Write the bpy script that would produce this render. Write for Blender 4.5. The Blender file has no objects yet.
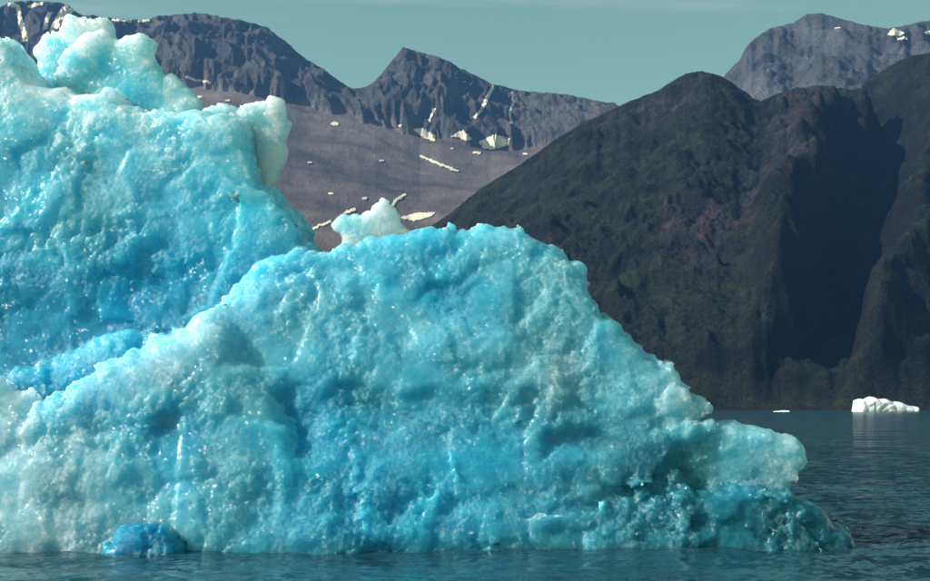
import bpy, math, random
import numpy as np
import openvdb as vdb
from mathutils import Vector

random.seed(4)
SC = bpy.context.scene
COL = SC.collection

# ------------------------------------------------------------------ camera
F_PX, HOR, CAMH, CX = 1475.0, 407.0, 3.5, 465.0      # photo pixels, metres
cam_d = bpy.data.cameras.new('camera')
cam_d.sensor_width = 36.0
cam_d.lens = 36.0 * F_PX / 930.0
cam_d.shift_y = (HOR - 290.5) / 930.0
cam_d.clip_start, cam_d.clip_end = 0.5, 90000.0
cam = bpy.data.objects.new('camera', cam_d)
cam.location = (0, 0, CAMH)
cam.rotation_euler = (math.radians(90), 0, 0)
COL.objects.link(cam)
SC.camera = cam

# ------------------------------------------------------------------ sky and sun
SUN_EL, SUN_AZ = math.radians(34), math.radians(-102)  # azimuth from +Y (view), clockwise
world = bpy.data.worlds.new('World')
SC.world = world
world.use_nodes = True
wn, wl = world.node_tree.nodes, world.node_tree.links
wn.clear()
w_out = wn.new('ShaderNodeOutputWorld')
w_bg = wn.new('ShaderNodeBackground')
sky = wn.new('ShaderNodeTexSky')
sky.sky_type = 'NISHITA'
sky.sun_disc = False
sky.sun_elevation = SUN_EL
sky.sun_rotation = SUN_AZ
sky.altitude = 0
sky.air_density, sky.dust_density, sky.ozone_density = 1.0, 0.6, 2.0
grade = wn.new('ShaderNodeMix'); grade.data_type = 'RGBA'; grade.blend_type = 'MULTIPLY'
grade.inputs['Factor'].default_value = 1.0
grade.inputs[7].default_value = (1.10, 1.23, 0.63, 1)
w_bg.inputs['Strength'].default_value = 0.092
wl.new(sky.outputs[0], grade.inputs[6])
CIRRUS_X = 0.55
# thin cirrus on a flat layer high above: streaks stretched along x
tc = wn.new('ShaderNodeTexCoord')
sep = wn.new('ShaderNodeSeparateXYZ'); wl.new(tc.outputs['Generated'], sep.inputs[0])
mz = wn.new('ShaderNodeMath'); mz.operation = 'MAXIMUM'; mz.inputs[1].default_value = 0.03
wl.new(sep.outputs[2], mz.inputs[0])
dx = wn.new('ShaderNodeMath'); dx.operation = 'DIVIDE'; wl.new(sep.outputs[0], dx.inputs[0]); wl.new(mz.outputs[0], dx.inputs[1])
dy = wn.new('ShaderNodeMath'); dy.operation = 'DIVIDE'; wl.new(sep.outputs[1], dy.inputs[0]); wl.new(mz.outputs[0], dy.inputs[1])
cmb = wn.new('ShaderNodeCombineXYZ'); wl.new(dx.outputs[0], cmb.inputs[0]); wl.new(dy.outputs[0], cmb.inputs[1])
mp = wn.new('ShaderNodeMapping'); mp.inputs['Scale'].default_value = (0.5, 1.6, 1); mp.inputs['Location'].default_value = (CIRRUS_X, 0.2, 0)
wl.new(cmb.outputs[0], mp.inputs['Vector'])
cn = wn.new('ShaderNodeTexNoise'); cn.inputs['Scale'].default_value = 1.0; cn.inputs['Detail'].default_value = 7; cn.inputs['Roughness'].default_value = .6
wl.new(mp.outputs[0], cn.inputs['Vector'])
# parallel bands of thin cirrus, wavering and broken by noise
ph = wn.new('ShaderNodeMath'); ph.operation = 'MULTIPLY_ADD'; wl.new(cn.outputs['Fac'], ph.inputs[0]); ph.inputs[1].default_value = .5; wl.new(dy.outputs[0], ph.inputs[2])
sn = wn.new('ShaderNodeMath'); sn.operation = 'MULTIPLY_ADD'; wl.new(ph.outputs[0], sn.inputs[0]); sn.inputs[1].default_value = 2 * math.pi / 1.9
sn.inputs[2].default_value = -2 * math.pi / 1.9 * 3.93
cs = wn.new('ShaderNodeMath'); cs.operation = 'COSINE'; wl.new(sn.outputs[0], cs.inputs[0])
b1 = wn.new('ShaderNodeMapRange'); b1.inputs['From Min'].default_value = .90; b1.inputs['From Max'].default_value = 1.0; wl.new(cs.outputs[0], b1.inputs['Value'])
b2 = wn.new('ShaderNodeMapRange'); b2.inputs['From Min'].default_value = .50; b2.inputs['From Max'].default_value = .70; b2.inputs['To Max'].default_value = .45
wl.new(cn.outputs['Fac'], b2.inputs['Value'])
cr = wn.new('ShaderNodeMath'); cr.operation = 'MULTIPLY'; wl.new(b1.outputs[0], cr.inputs[0]); wl.new(b2.outputs[0], cr.inputs[1])
cmix = wn.new('ShaderNodeMix'); cmix.data_type = 'RGBA'
cmix.inputs[7].default_value = (6.5, 6.6, 6.2, 1)
wl.new(cr.outputs[0], cmix.inputs['Factor']); wl.new(grade.outputs[2], cmix.inputs[6])
wl.new(cmix.outputs[2], w_bg.inputs['Color'])
wl.new(w_bg.outputs[0], w_out.inputs['Surface'])

sun_d = bpy.data.lights.new('sun', 'SUN')
sun_d.energy = 5.0
sun_d.angle = math.radians(0.53)
sun_d.color = (1.0, 0.965, 0.93)
sun = bpy.data.objects.new('sun', sun_d)
sdir = Vector((math.sin(SUN_AZ) * math.cos(SUN_EL), math.cos(SUN_AZ) * math.cos(SUN_EL), math.sin(SUN_EL)))
sun.rotation_euler = (-sdir).to_track_quat('-Z', 'Y').to_euler()
sun.location = sdir * 200
COL.objects.link(sun)

vs = SC.view_settings
vs.view_transform = 'Standard'; vs.look = 'None'; vs.gamma = 1.0; vs.use_curve_mapping = False
vs.exposure = 0.5
SC.cycles.max_bounces = 8
SC.cycles.volume_bounces = 0
SC.cycles.use_denoising = True

# ------------------------------------------------------------------ helpers: noise
_rng = np.random.default_rng(7)
_P = np.concatenate([_rng.permutation(256)] * 3).astype(np.int32)
_G = _rng.normal(size=(256, 3)).astype(np.float32)
_G /= np.linalg.norm(_G, axis=1, keepdims=True)
_R = _rng.random((256, 3)).astype(np.float32)
_V = (_rng.random((256, 3)).astype(np.float32) - .5) * 2

def gnoise(p):
    """gradient noise of N x 3 points, about -1..1"""
    p = np.asarray(p, np.float32)
    i = np.floor(p).astype(np.int32)
    f = p - i
    w = f * f * f * (f * (f * 6 - 15) + 10)
    i &= 255
    out = np.zeros(len(p), np.float32)
    for a in (0, 1):
        wa = w[:, 0] if a else 1 - w[:, 0]
        pa = _P[(i[:, 0] + a) & 255]
        for b in (0, 1):
            wb = wa * (w[:, 1] if b else 1 - w[:, 1])
            pb = _P[(pa + i[:, 1] + b) & 255]
            for c in (0, 1):
                h = _P[(pb + i[:, 2] + c) & 255]
                g = _G[h]
                d = g[:, 0] * (f[:, 0] - a) + g[:, 1] * (f[:, 1] - b) + g[:, 2] * (f[:, 2] - c)
                out += wb * (w[:, 2] if c else 1 - w[:, 2]) * d
    return out * 1.6

def fbm(p, octaves=4, gain=0.5, lac=2.03, ridged=False):
    p = np.asarray(p, np.float32)
    s = np.zeros(len(p), np.float32); a = 1.0; t = 0
    for o in range(octaves):
        n = gnoise(p + o * 17.3)
        if ridged:
            n = 1 - 2 * np.abs(n)
        s += a * n; t += a
        p = p * lac; a *= gain
    return s / t

def facets(p):
    """Worley cells: F1, F2 and a random tilted plane per cell (8 nearest lattice cells)"""
    p = np.asarray(p, np.float32)
    base = np.floor(p - 0.5).astype(np.int32)
    f1 = np.full(len(p), 9, np.float32); f2 = f1.copy(); tilt = np.zeros(len(p), np.float32)
    for a in (0, 1):
        for b in (0, 1):
            for c in (0, 1):
                ci = base + np.array([a, b, c], np.int32)
                k = ci & 255
                h = _P[(_P[(_P[k[:, 0]] + k[:, 1]) & 255] + k[:, 2]) & 255]
                d = p - (ci + 0.5 + (_R[h] - .5) * 0.85)
                r = np.sqrt((d * d).sum(1))
                m = r < f1
                f2 = np.where(m, f1, np.minimum(f2, r))
                f1 = np.where(m, r, f1)
                tilt = np.where(m, (d * _V[h]).sum(1), tilt)
    return f1, f2, tilt

def sstep(a, b, x):
    t = np.clip((x - a) / (b - a), 0, 1)
    return t * t * (3 - 2 * t)

def poly_sd(px, py, poly):
    """signed distance (negative inside) of points to a polygon"""
    P = np.asarray(poly, np.float32)
    d = np.full(px.shape, 1e12, np.float32); ins = np.zeros(px.shape, bool)
    n = len(P)
    for i in range(n):
        ax, ay = P[i]; bx, by = P[(i + 1) % n]
        ex, ey = bx - ax, by - ay
        L = ex * ex + ey * ey + 1e-9
        t = np.clip(((px - ax) * ex + (py - ay) * ey) / L, 0, 1)
        qx, qy = px - ax - t * ex, py - ay - t * ey
        d = np.minimum(d, qx * qx + qy * qy)
        c = (ay > py) != (by > py)
        if ay != by:
            ins ^= c & (px < (bx - ax) * (py - ay) / (by - ay) + ax)
    return np.sqrt(d) * np.where(ins, -1, 1)

def line_d(px, py, pts):
    d = np.full(px.shape, 1e12, np.float32)
    for (ax, ay), (bx, by) in zip(pts[:-1], pts[1:]):
        ex, ey = bx - ax, by - ay
        t = np.clip(((px - ax) * ex + (py - ay) * ey) / (ex * ex + ey * ey), 0, 1)
        d = np.minimum(d, (px - ax - t * ex) ** 2 + (py - ay - t * ey) ** 2)
    return np.sqrt(d)

def to_px(x, y, z):
    return CX + F_PX * x / y, HOR - F_PX * (z - CAMH) / y

def to_world(px, py, y):
    return (px - CX) / F_PX * y, y, CAMH + (HOR - py) / F_PX * y

# ------------------------------------------------------------------ helpers: meshes
def mesh_np(name, co, quads, smooth=True, mat=None, tris=None):
    me = bpy.data.meshes.new(name)
    co = np.asarray(co, np.float32); quads = np.asarray(quads, np.int32).reshape(-1, 4)
    nt = 0 if tris is None else len(tris)
    me.vertices.add(len(co)); me.vertices.foreach_set('co', co.ravel())
    nl = len(quads) * 4 + nt * 3
    me.loops.add(nl); me.polygons.add(len(quads) + nt)
    idx = quads.ravel(); st = np.arange(len(quads)) * 4
    if nt:
        idx = np.concatenate([idx, np.asarray(tris, np.int32).ravel()])
        st = np.concatenate([st, len(quads) * 4 + np.arange(nt) * 3])
    me.loops.foreach_set('vertex_index', idx.astype(np.int32))
    me.polygons.foreach_set('loop_start', st.astype(np.int32))
    me.polygons.foreach_set('use_smooth', np.full(len(quads) + nt, smooth))
    me.update(calc_edges=True); me.validate()
    if mat: me.materials.append(mat)
    return me

def grid_quads(nr, nc):
    i = np.arange(nr * nc).reshape(nr, nc)
    return np.stack([i[:-1, :-1], i[:-1, 1:], i[1:, 1:], i[1:, :-1]], -1).reshape(-1, 4)

def link(name, me, parent=None, **props):
    o = bpy.data.objects.new(name, me)
    COL.objects.link(o)
    if parent: o.parent = parent
    for k, v in props.items(): o[k] = v
    return o

# ------------------------------------------------------------------ helpers: materials
class NT:
    def __init__(s, name):
        s.m = bpy.data.materials.new(name); s.m.use_nodes = True
        s.t = s.m.node_tree; s.t.nodes.clear()
        s.out = s.n('ShaderNodeOutputMaterial')
    def n(s, t, **kw):
        x = s.t.nodes.new(t)
        for k, v in kw.items(): setattr(x, k, v)
        return x
    def l(s, a, b): s.t.links.new(a, b)
    def val(s, node, key, v):
        if hasattr(v, 'node'): s.l(v, node.inputs[key])
        else: node.inputs[key].default_value = v
    def noise(s, vec, scale, detail=4, rough=.55, dist=0.0):
        x = s.n('ShaderNodeTexNoise'); s.l(vec, x.inputs['Vector'])
        x.inputs['Scale'].default_value = scale; x.inputs['Detail'].default_value = detail
        x.inputs['Roughness'].default_value = rough; x.inputs['Distortion'].default_value = dist
        return x.outputs['Fac']
    def rng(s, v, a, b, c=0., d=1.):
        x = s.n('ShaderNodeMapRange'); s.l(v, x.inputs['Value'])
        for k, q in zip(('From Min', 'From Max', 'To Min', 'To Max'), (a, b, c, d)): s.val(x, k, q)
        return x.outputs[0]
    def math(s, op, a, b=0.0, c=None):
        x = s.n('ShaderNodeMath', operation=op); s.val(x, 0, a); s.val(x, 1, b)
        if c is not None: s.val(x, 2, c)
        return x.outputs[0]
    def mix(s, f, a, b, mode='MIX'):
        x = s.n('ShaderNodeMix', data_type='RGBA', blend_type=mode)
        s.val(x, 'Factor', f); s.val(x, 6, a); s.val(x, 7, b)
        return x.outputs[2]
    def ramp(s, v, stops):
        x = s.n('ShaderNodeValToRGB'); s.l(v, x.inputs[0])
        e = x.color_ramp.elements
        while len(e) < len(stops): e.new(0.5)
        for q, (p, c) in zip(e, stops): q.position = p; q.color = (*c, 1)
        return x.outputs[0]
    def mapping(s, vec, scale=(1, 1, 1), rot=(0, 0, 0)):
        x = s.n('ShaderNodeMapping'); s.l(vec, x.inputs['Vector'])
        x.inputs['Scale'].default_value = scale; x.inputs['Rotation'].default_value = rot
        return x.outputs[0]
    def bump(s, h, strength, dist, normal=None):
        x = s.n('ShaderNodeBump'); s.l(h, x.inputs['Height'])
        s.val(x, 'Strength', strength); x.inputs['Distance'].default_value = dist
        if normal: s.l(normal, x.inputs['Normal'])
        return x.outputs[0]

def C3(r, g, b): return (r, g, b, 1)

# --- rock and slope
def rock_material(name, cols, sc, gully, veg=None, red=None, rough_bump=6.0):
    k = NT(name)
    pos = k.n('ShaderNodeNewGeometry').outputs['Position']
    n1 = k.noise(pos, sc, 9, .62)
    c = k.ramp(n1, [(.30, cols[0]), (.5, cols[1]), (.68, cols[2])])
    streak = k.noise(k.mapping(pos, (1.0, .35, .28)), gully, 6, .6, .4)
    c = k.mix(k.rng(streak, .42, .62, 0., .4), c, C3(*cols[0]))
    if veg:
        nz = k.n('ShaderNodeSeparateXYZ'); k.l(k.n('ShaderNodeNewGeometry').outputs['Normal'], nz.inputs[0])
        v = k.math('MULTIPLY', k.rng(nz.outputs[2], .35, .70), k.rng(k.noise(pos, sc * 2.2, 8, .65), .34, .56))
        gcol = k.ramp(k.noise(pos, sc * 9, 6, .65), [(.3, veg[0]), (.7, veg[1])])
        c = k.mix(v, c, gcol)
    if red:
        at = k.n('ShaderNodeAttribute', attribute_name='cliff')
        brk = k.noise(pos, sc * 6, 8, .68, .5)
        rm = k.rng(k.math('ADD', at.outputs['Fac'], k.math('MULTIPLY', k.math('SUBTRACT', brk, .5), 2.4)), .35, .75)
        rc = k.ramp(k.noise(pos, sc * 3.2, 4, .6), [(.40, (.019, .0185, .021)), (.56, (.044, .036, .038)), (.66, red)])
        c = k.mix(k.math('MULTIPLY', rm, .85), c, rc)
    fine = k.noise(pos, sc * 40, 6, .65)
    c = k.mix(1.0, c, k.ramp(fine, [(.3, (.40, .41, .43)), (.5, (.95, .95, .95)), (.68, (1.75, 1.7, 1.65))]), 'MULTIPLY')
    b = k.n('ShaderNodeBsdfPrincipled')
    k.l(c, b.inputs['Base Color']); b.inputs['Roughness'].default_value = .95
    b.inputs['Specular IOR Level'].default_value = .15
    k.l(k.bump(fine, .8, rough_bump), b.inputs['Normal'])
    k.l(b.outputs[0], k.out.inputs[0])
    return k.m

M_CLIFF = rock_material('dark_basalt_cliff', [(.055, .058, .066), (.10, .10, .105), (.16, .15, .145)], .006, .02, rough_bump=10)
M_PEAK = rock_material('grey_gneiss', [(.044, .044, .048), (.082, .079, .077), (.126, .118, .11)], .004, .012, rough_bump=10)
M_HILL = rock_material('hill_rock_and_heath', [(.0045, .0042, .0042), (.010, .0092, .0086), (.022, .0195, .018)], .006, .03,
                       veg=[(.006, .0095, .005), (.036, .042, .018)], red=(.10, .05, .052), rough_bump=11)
def snow_material():
    k = NT('old_snow')
    pos = k.n('ShaderNodeNewGeometry').outputs['Position']
    c = k.ramp(k.noise(pos, .06, 5, .6), [(.3, (.76, .63, .44)), (.65, (.93, .82, .61))])
    b = k.n('ShaderNodeBsdfPrincipled'); k.l(c, b.inputs['Base Color']); b.inputs['Roughness'].default_value = .8
    k.l(b.outputs[0], k.out.inputs[0]); return k.m
M_SNOW = snow_material()

# --- talus slope gets mixed into the cliff by a vertex attribute
def range_material():
    k = NT('cliff_and_scree')
    pos = k.n('ShaderNodeNewGeometry').outputs['Position']
    cl = k.ramp(k.noise(pos, .006, 9, .62), [(.30, (.050, .048, .048)), (.5, (.092, .086, .080)), (.68, (.15, .136, .122))])
    streak = k.noise(k.mapping(pos, (1.0, .3, .22)), .02, 6, .6, .4)
    cl = k.mix(k.rng(streak, .42, .62, 0., .5), cl, C3(.038, .041, .048))
    strata = k.noise(k.mapping(pos, (.12, .12, 1.6), (.06, .10, 0)), .02, 5, .6, .3)
    cl = k.mix(k.rng(strata, .5, .64, 0., .55), cl, C3(.15, .132, .117))
    scr = k.ramp(k.noise(k.mapping(pos, (.6, 1.0, 1.8), (0, 0, .3)), .0035, 9, .6, .6),
                 [(.36, (.085, .067, .060)), (.5, (.145, .114, .097)), (.63, (.20, .160, .134))])
    at = k.n('ShaderNodeAttribute', attribute_name='cliff')
    c = k.mix(at.outputs['Fac'], scr, cl)
    fine = k.noise(pos, .12, 6, .65)
    c = k.mix(1.0, c, k.ramp(fine, [(.28, (.78, .78, .8)), (.7, (1.16, 1.14, 1.12))]), 'MULTIPLY')
    b = k.n('ShaderNodeBsdfPrincipled')
    k.l(c, b.inputs['Base Color']); b.inputs['Roughness'].default_value = .95; b.inputs['Specular IOR Level'].default_value = .15
    k.l(k.bump(k.noise(k.mapping(pos, (1.0, .4, .35)), .05, 7, .65, .5), k.math('MULTIPLY', at.outputs['Fac'], 1.0), 22.0, k.bump(fine, .8, 7.0)), b.inputs['Normal'])
    k.l(b.outputs[0], k.out.inputs[0]); return k.m
M_RANGE = range_material()

# ------------------------------------------------------------------ terrain
class Terrain:
    """height field over (view column u, depth Y), stored in world metres"""
    def __init__(s, name, u, Y, Z, mat, attr=None, **props):
        s.u, s.Y, s.Z = u, Y, Z
        X = (u[None, :] - CX) / F_PX * Y
        co = np.stack([X, Y, Z], -1).reshape(-1, 3)
        me = mesh_np(name, co, grid_quads(*Y.shape), True, mat)
        if attr is not None:
            a = me.attributes.new('cliff', 'FLOAT', 'POINT'); a.data.foreach_set('value', attr.ravel().astype(np.float32))
        s.o = link(name, me, kind='structure', **props)
    def hit(s, px, py):
        """first terrain point seen along photo pixels"""
        fi = np.interp(px, s.u, np.arange(len(s.u)))
        i0 = np.clip(fi.astype(int), 0, len(s.u) - 2); w = fi - i0
        Yc = s.Y[:, i0] * (1 - w) + s.Y[:, i0 + 1] * w
        Zc = s.Z[:, i0] * (1 - w) + s.Z[:, i0 + 1] * w
        ang = (Zc - CAMH) / Yc
        tgt = (HOR - py) / F_PX
        m = ang >= tgt[None, :]
        r = np.argmax(m, 0); ok = m.any(0) & (r > 0); r = np.maximum(r, 1)
        j = np.arange(len(px))
        a0, a1 = ang[r - 1, j], ang[r, j]
        t = np.clip((tgt - a0) / (a1 - a0 + 1e-9), 0, 1)
        y = Yc[r - 1, j] * (1 - t) + Yc[r, j] * t
        z = Zc[r - 1, j] * (1 - t) + Zc[r, j] * t
        return (px - CX) / F_PX * y, y, z, ok

def interp(pts, u):
    p = np.array(pts, float); return np.interp(u, p[:, 0], p[:, 1])

def wnoise(X, Y, Z, s, octv=5, **k):
    return fbm(np.stack([X, Y, Z], -1).reshape(-1, 3) * s, octv, **k).reshape(X.shape)

# --- far range with cliffs above a scree slope
sky_far = [(-260, 40), (-150, 22), (-60, 12), (0, 6), (8, 3), (20, 1), (35, 1), (48, 1.5), (60, 2), (68, 5), (75, 11), (85, 16), (92, 14),
           (100, 17), (115, 18), (130, 19), (145, 20), (152, 17), (170, 15), (195, 12.5), (220, 16), (240, 20), (258, 24), (268, 28), (286, 42), (305, 58),
           (328, 72), (347, 86), (354, 88.5), (365, 87), (375, 81), (384, 70), (398, 53), (403, 47), (416, 51), (440, 57),
           (463, 69), (491, 83), (519, 90.6), (540, 92), (565, 94), (598, 101), (614, 103), (630, 112), (680, 135), (760, 175)]
base_far = [(-260, 110), (0, 88), (150, 76), (185, 80), (220, 86), (260, 95), (300, 103), (340, 109), (358, 111), (375, 115), (400, 125),
            (420, 132), (440, 134), (465, 140), (490, 146), (520, 147), (560, 138), (600, 132), (680, 165), (760, 200)]
u = np.arange(-260, 760, 1.35)
t_tal = np.linspace(0, 1, 110)[:-1]; t_cl = np.linspace(0, 1, 120); t_bk = np.linspace(0, 1, 8)[1:]
Yb, Yr = 4700.0, 5050.0
rows = np.concatenate([2100 + (Yb - 120 - 2100) * t_tal, (Yb - 120) + (Yr - Yb + 120) * t_cl, Yr + 1500 * t_bk])
Y = np.repeat(rows[:, None], len(u), 1)
X = (u[None, :] - CX) / F_PX * Y
jag = fbm(np.stack([u * .11, u * 0, u * 0 + 3], -1), 4) * 2.2
zr = CAMH + (HOR - (interp(sky_far, u) + jag)) / F_PX * Yr
zb = CAMH + (HOR - interp(base_far, u)) / F_PX * Yb
tal = np.clip((Y - 2100) / (Yb - 2100), 0, 1)
zt = zb[None, :] * (tal ** 1.12)
zt = zt + (wnoise(X, Y, X * 0, .0016, 7) * 60 + wnoise(X * .5 + Y * .3, Y, X * 0 + 2, .006, 5, ridged=True) * 10 + wnoise(X, Y, X * 0 + 9, .009, 4) * 7) * sstep(0, .2, tal) * (1 - sstep(.93, 1.0, tal) * .5)
# buttresses and gullies push the cliff foot in and out
wx = wnoise(X, Y, X * 0 + 6, .006, 5) * 110
butt = wnoise(X + wx, Y * .3, X * 0 + 4, .0065, 6, ridged=True) * 110 + wnoise(X + wx, Y * .6, X * 0 + 2, .021, 5) * 40 + wnoise(X + wx * .6, Y * .35, X * 0 + 5, .028, 5, ridged=True) * 30
steep = interp([(-260, 1), (480, 1), (560, .55), (620, .4), (760, .4)], u)[None, :]
tt = (Y - Yb + butt * steep + 10) / (Yr - Yb)
prof = np.clip(tt, 0, 1)
prof = prof + .035 * np.sin(prof * 19 + wnoise(X, Y * .1, X * 0, .004, 2) * 5) * (prof > 0) * (prof < 1)
zc = zt + (zr[None, :] - zb[None, :]) * np.clip(prof, 0, 1) ** .82
Z = np.where(Y <= Yr, zc, 0)
Z += wnoise(X, Y, Z, .012, 5, ridged=True) * 10 * sstep(0, .15, prof) * (Y < Yr)
# make the skyline fall on the traced ridge
ang = (Z - CAMH) / Y; ang[Y > Yr] = -9
corr = (zr - CAMH) / Yr / ang.max(0)
wgt = sstep(0, .8, prof)
Z = np.where(Y <= Yr, Z * (1 + (corr[None, :] - 1) * wgt), 0)
ridge_row = len(t_tal) + len(t_cl) - 1
bk = (Y - Yr) / 1500
Z = np.where(Y > Yr, Z[ridge_row][None, :] * (1 - .55 * bk) - 40 * bk, Z)
cliffw = sstep(.0, .06, prof + .02 * wnoise(X, Y, Z, .02, 3)) * (1 - .35 * (1 - steep))
FAR = Terrain('mountain_range', u, Y, Z, M_RANGE, cliffw, label='cliff topped far range with scree slopes and snow patches')

# --- grey peak behind the dark hill
sky_pk = [(560, 230), (640, 170), (690, 130), (715, 95), (725, 74), (738, 62), (746, 47), (757, 36), (770, 28), (793, 23), (806, 14), (823, 13), (842, 19),
          (865, 25), (888, 28), (903, 26), (922, 21), (945, 19), (1000, 30), (1080, 70), (1180, 150)]
u = np.arange(560, 1180, 1.6)
rows = np.concatenate([np.linspace(3600, 5300, 190), np.linspace(5300, 6600, 8)[1:]])
Y = np.repeat(rows[:, None], len(u), 1); X = (u[None, :] - CX) / F_PX * Y
jag = fbm(np.stack([u * .13, u * 0, u * 0 + 8], -1), 4) * 2.0
zr = CAMH + (HOR - (interp(sky_pk, u) + jag)) / F_PX * 5300
t = np.clip((Y - 3600) / 1700, 0, 1)
Z = zr[None, :] * (.30 + .70 * t ** .9)
Z += (wnoise(X, Y, X * 0, .0026, 6, ridged=True) * 120 + wnoise(X, Y, X * 0 + 5, .012, 5, ridged=True) * 26) * (1 - sstep(.85, 1, t) * .6)
Z += -95 * np.exp(-(line_d(np.broadcast_to(u[None, :], Y.shape), Y, [(800, 5300), (812, 4900), (800, 4500), (790, 4200)]) / 26) ** 2) * (1 - t) ** .3
ang = (Z - CAMH) / Y; ang[Y > 5300] = -9
corr = (zr - CAMH) / 5300 / ang.max(0)
Z = Z * (1 + (corr[None, :] - 1) * sstep(0, .6, t))
Z = np.where(Y > 5300, Z[189][None, :] * (1 - .5 * (Y - 5300) / 1300), Z)
PEAK = Terrain('rocky_peak', u, Y, Z, M_PEAK, label='grey rocky peak rising behind the dark hill')

# --- dark hill along the fjord
sky_hl = [(60, 408), (150, 404), (250, 345), (330, 295), (380, 260), (423, 231), (449, 214), (481, 188), (519, 165), (556, 139), (579, 125), (600, 115),
          (623, 104), (641, 96.5), (657, 91), (672, 81), (687, 72.7), (702, 70.8), (721, 75.7), (736, 85), (755, 99), (761, 101), (774, 94.6),
          (797, 88), (819, 86), (842, 88), (853, 90), (861, 87), (867, 77.6), (880, 72), (899, 60.6), (914, 55), (930, 53), (1000, 40), (1100, 60), (1250, 120)]
u = np.arange(60, 1250, 1.75)
YS, YR = 1520.0, 2650.0
rows = np.concatenate([np.linspace(YS - 60, YR, 260), np.linspace(YR, 3300, 8)[1:]])
Y = np.repeat(rows[:, None], len(u), 1); X = (u[None, :] - CX) / F_PX * Y
U = np.broadcast_to(u[None, :], Y.shape)
jag = fbm(np.stack([u * .12, u * 0, u * 0 + 1], -1), 4) * 1.6
zr = CAMH + (HOR - np.minimum(interp(sky_hl, u) + jag, 408)) / F_PX * YR
shore = YS + fbm(np.stack([u * .012, u * 0, u * 0 + 6], -1), 4) * 25
t = (Y - shore[None, :]) / (YR - shore[None, :])
tc_ = np.clip(t, 0, 1)
Z = zr[None, :] * (tc_ ** 1.02) + np.where(t < 0, t * 60, 0)
V = HOR - F_PX * (Z - CAMH) / Y                        # nominal picture row of every point
Zb0 = Z.copy(); fade = sstep(.0, .05, tc_) * (1 - sstep(.9, 1.0, tc_))
WX = U; wu = wnoise(X, Y, X * 0 + 3, .005, 6, gain=.6) * 34; wv = wnoise(X, Y, X * 0 + 8, .005, 6, gain=.6) * 30
U = U + wu; V = V + wv
gully = line_d(U, V, [(884, 100), (878, 150), (870, 205), (860, 260), (842, 320), (812, 395)])
rib = line_d(U, V, [(838, 100), (834, 150), (817, 200), (797, 250), (782, 300), (786, 345)])
spur = line_d(U, V, [(922, 60), (935, 150), (927, 220), (912, 290), (888, 340), (852, 400)])
spur2 = line_d(U, V, [(700, 75), (650, 110), (590, 150), (540, 200)])
Z = Z + fade * (-88 * np.exp(-(gully / 34) ** 2) + 76 * (1 + .55 * wnoise(X, Y, X * 0 + 13, .008, 4)) * np.exp(-(rib / 30) ** 2) + 52 * np.exp(-(spur / 30) ** 2) - 45 * np.exp(-(line_d(U, V, [(925, 95), (890, 115), (862, 160)]) / 22) ** 2) + 18 * np.exp(-(spur2 / 16) ** 2))
Z = np.where(t > 0, np.maximum(Z, Zb0 * .3), Z)
rough = .65 + np.exp(-(line_d(U, V, [(790, 150), (740, 250), (640, 280), (560, 300)]) / 55) ** 2)
ter = wnoise(X * .35 + Y * .2, Y * .9, X * 0 + Z / 300, .014, 5, ridged=True) * 16
nz = ter + wnoise(X, Y, X * 0, .0035, 7, gain=.56, ridged=True) * 46 + wnoise(X, Y, X * 0 + 7, .017, 5, ridged=True) * 17 * rough + wnoise(X, Y, X * 0 + 7, .05, 4, ridged=True) * 5 * rough
Z = Z + nz * sstep(.0, .10, tc_) * (1 - sstep(.85, 1.0, tc_) * .8)
ang = (Z - CAMH) / Y; ang[Y > YR] = -9
corr = (zr - CAMH) / YR / np.maximum(ang.max(0), 1e-4)
Z = np.where(Z > 0, Z * (1 + (np.clip(corr, .5, 1.6)[None, :] - 1) * sstep(.25, .9, tc_)), Z)
Z = np.where(Y > YR, Z[259][None, :] * (1 - .6 * (Y - YR) / 650), Z)
rockm = np.exp(-(line_d(U, V, [(800, 120), (790, 200), (745, 260), (700, 285)]) / 34) ** 2) + .8 * np.exp(-(line_d(U, V, [(720, 80), (690, 110), (650, 125), (600, 140)]) / 16) ** 2) + .6 * np.exp(-(line_d(U, V, [(640, 265), (690, 255)]) / 10) ** 2)
rockm = np.clip(rockm, 0, 1) * .8 + .45 * wnoise(X, Y, X * 0 + 11, .006, 5)
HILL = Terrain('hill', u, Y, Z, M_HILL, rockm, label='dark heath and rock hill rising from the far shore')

# --- snow patches: sheets of old snow lying on the rock
def snow_patch(ter, poly, lift=1.0):
    P = np.array(poly, float)
    x0, y0 = P.min(0) - 1; x1, y1 = P.max(0) + 1
    st = .35 if max(x1 - x0, y1 - y0) < 16 else .5
    gx, gy = np.meshgrid(np.arange(x0, x1, st), np.arange(y0, y1, st))
    sd = poly_sd(gx, gy, P) + 1.9 * fbm(np.stack([gx.ravel() * .36, gy.ravel() * .50, gx.ravel() * 0 + x0], -1), 3, .6).reshape(gx.shape)
    x, y, z, ok = ter.hit(gx.ravel(), gy.ravel())
    ins = (sd < 0).ravel() & ok
    q = grid_quads(*gx.shape)
    q = q[ins[q].all(1)]
    if len(q): q = q[np.ptp(y[q], axis=1) < 160]
    if not len(q): return
    used, inv = np.unique(q, return_inverse=True)
    co = np.stack([x, y - 1.0, z + lift], -1)[used]
    me = mesh_np('snow_patch', co, inv.reshape(-1, 4), True, M_SNOW)
    o = link('snow_patch', me, ter.o)
    md = o.modifiers.new('thickness', 'SOLIDIFY'); md.thickness = 1.0; md.offset = 0

def strip(pts, w):
    p = np.array(pts, float); d = np.gradient(p, axis=0); d /= np.linalg.norm(d, axis=1, keepdims=True)
    n = np.stack([-d[:, 1], d[:, 0]], -1) * w / 2
    return np.concatenate([p + n, (p - n)[::-1]])

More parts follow.
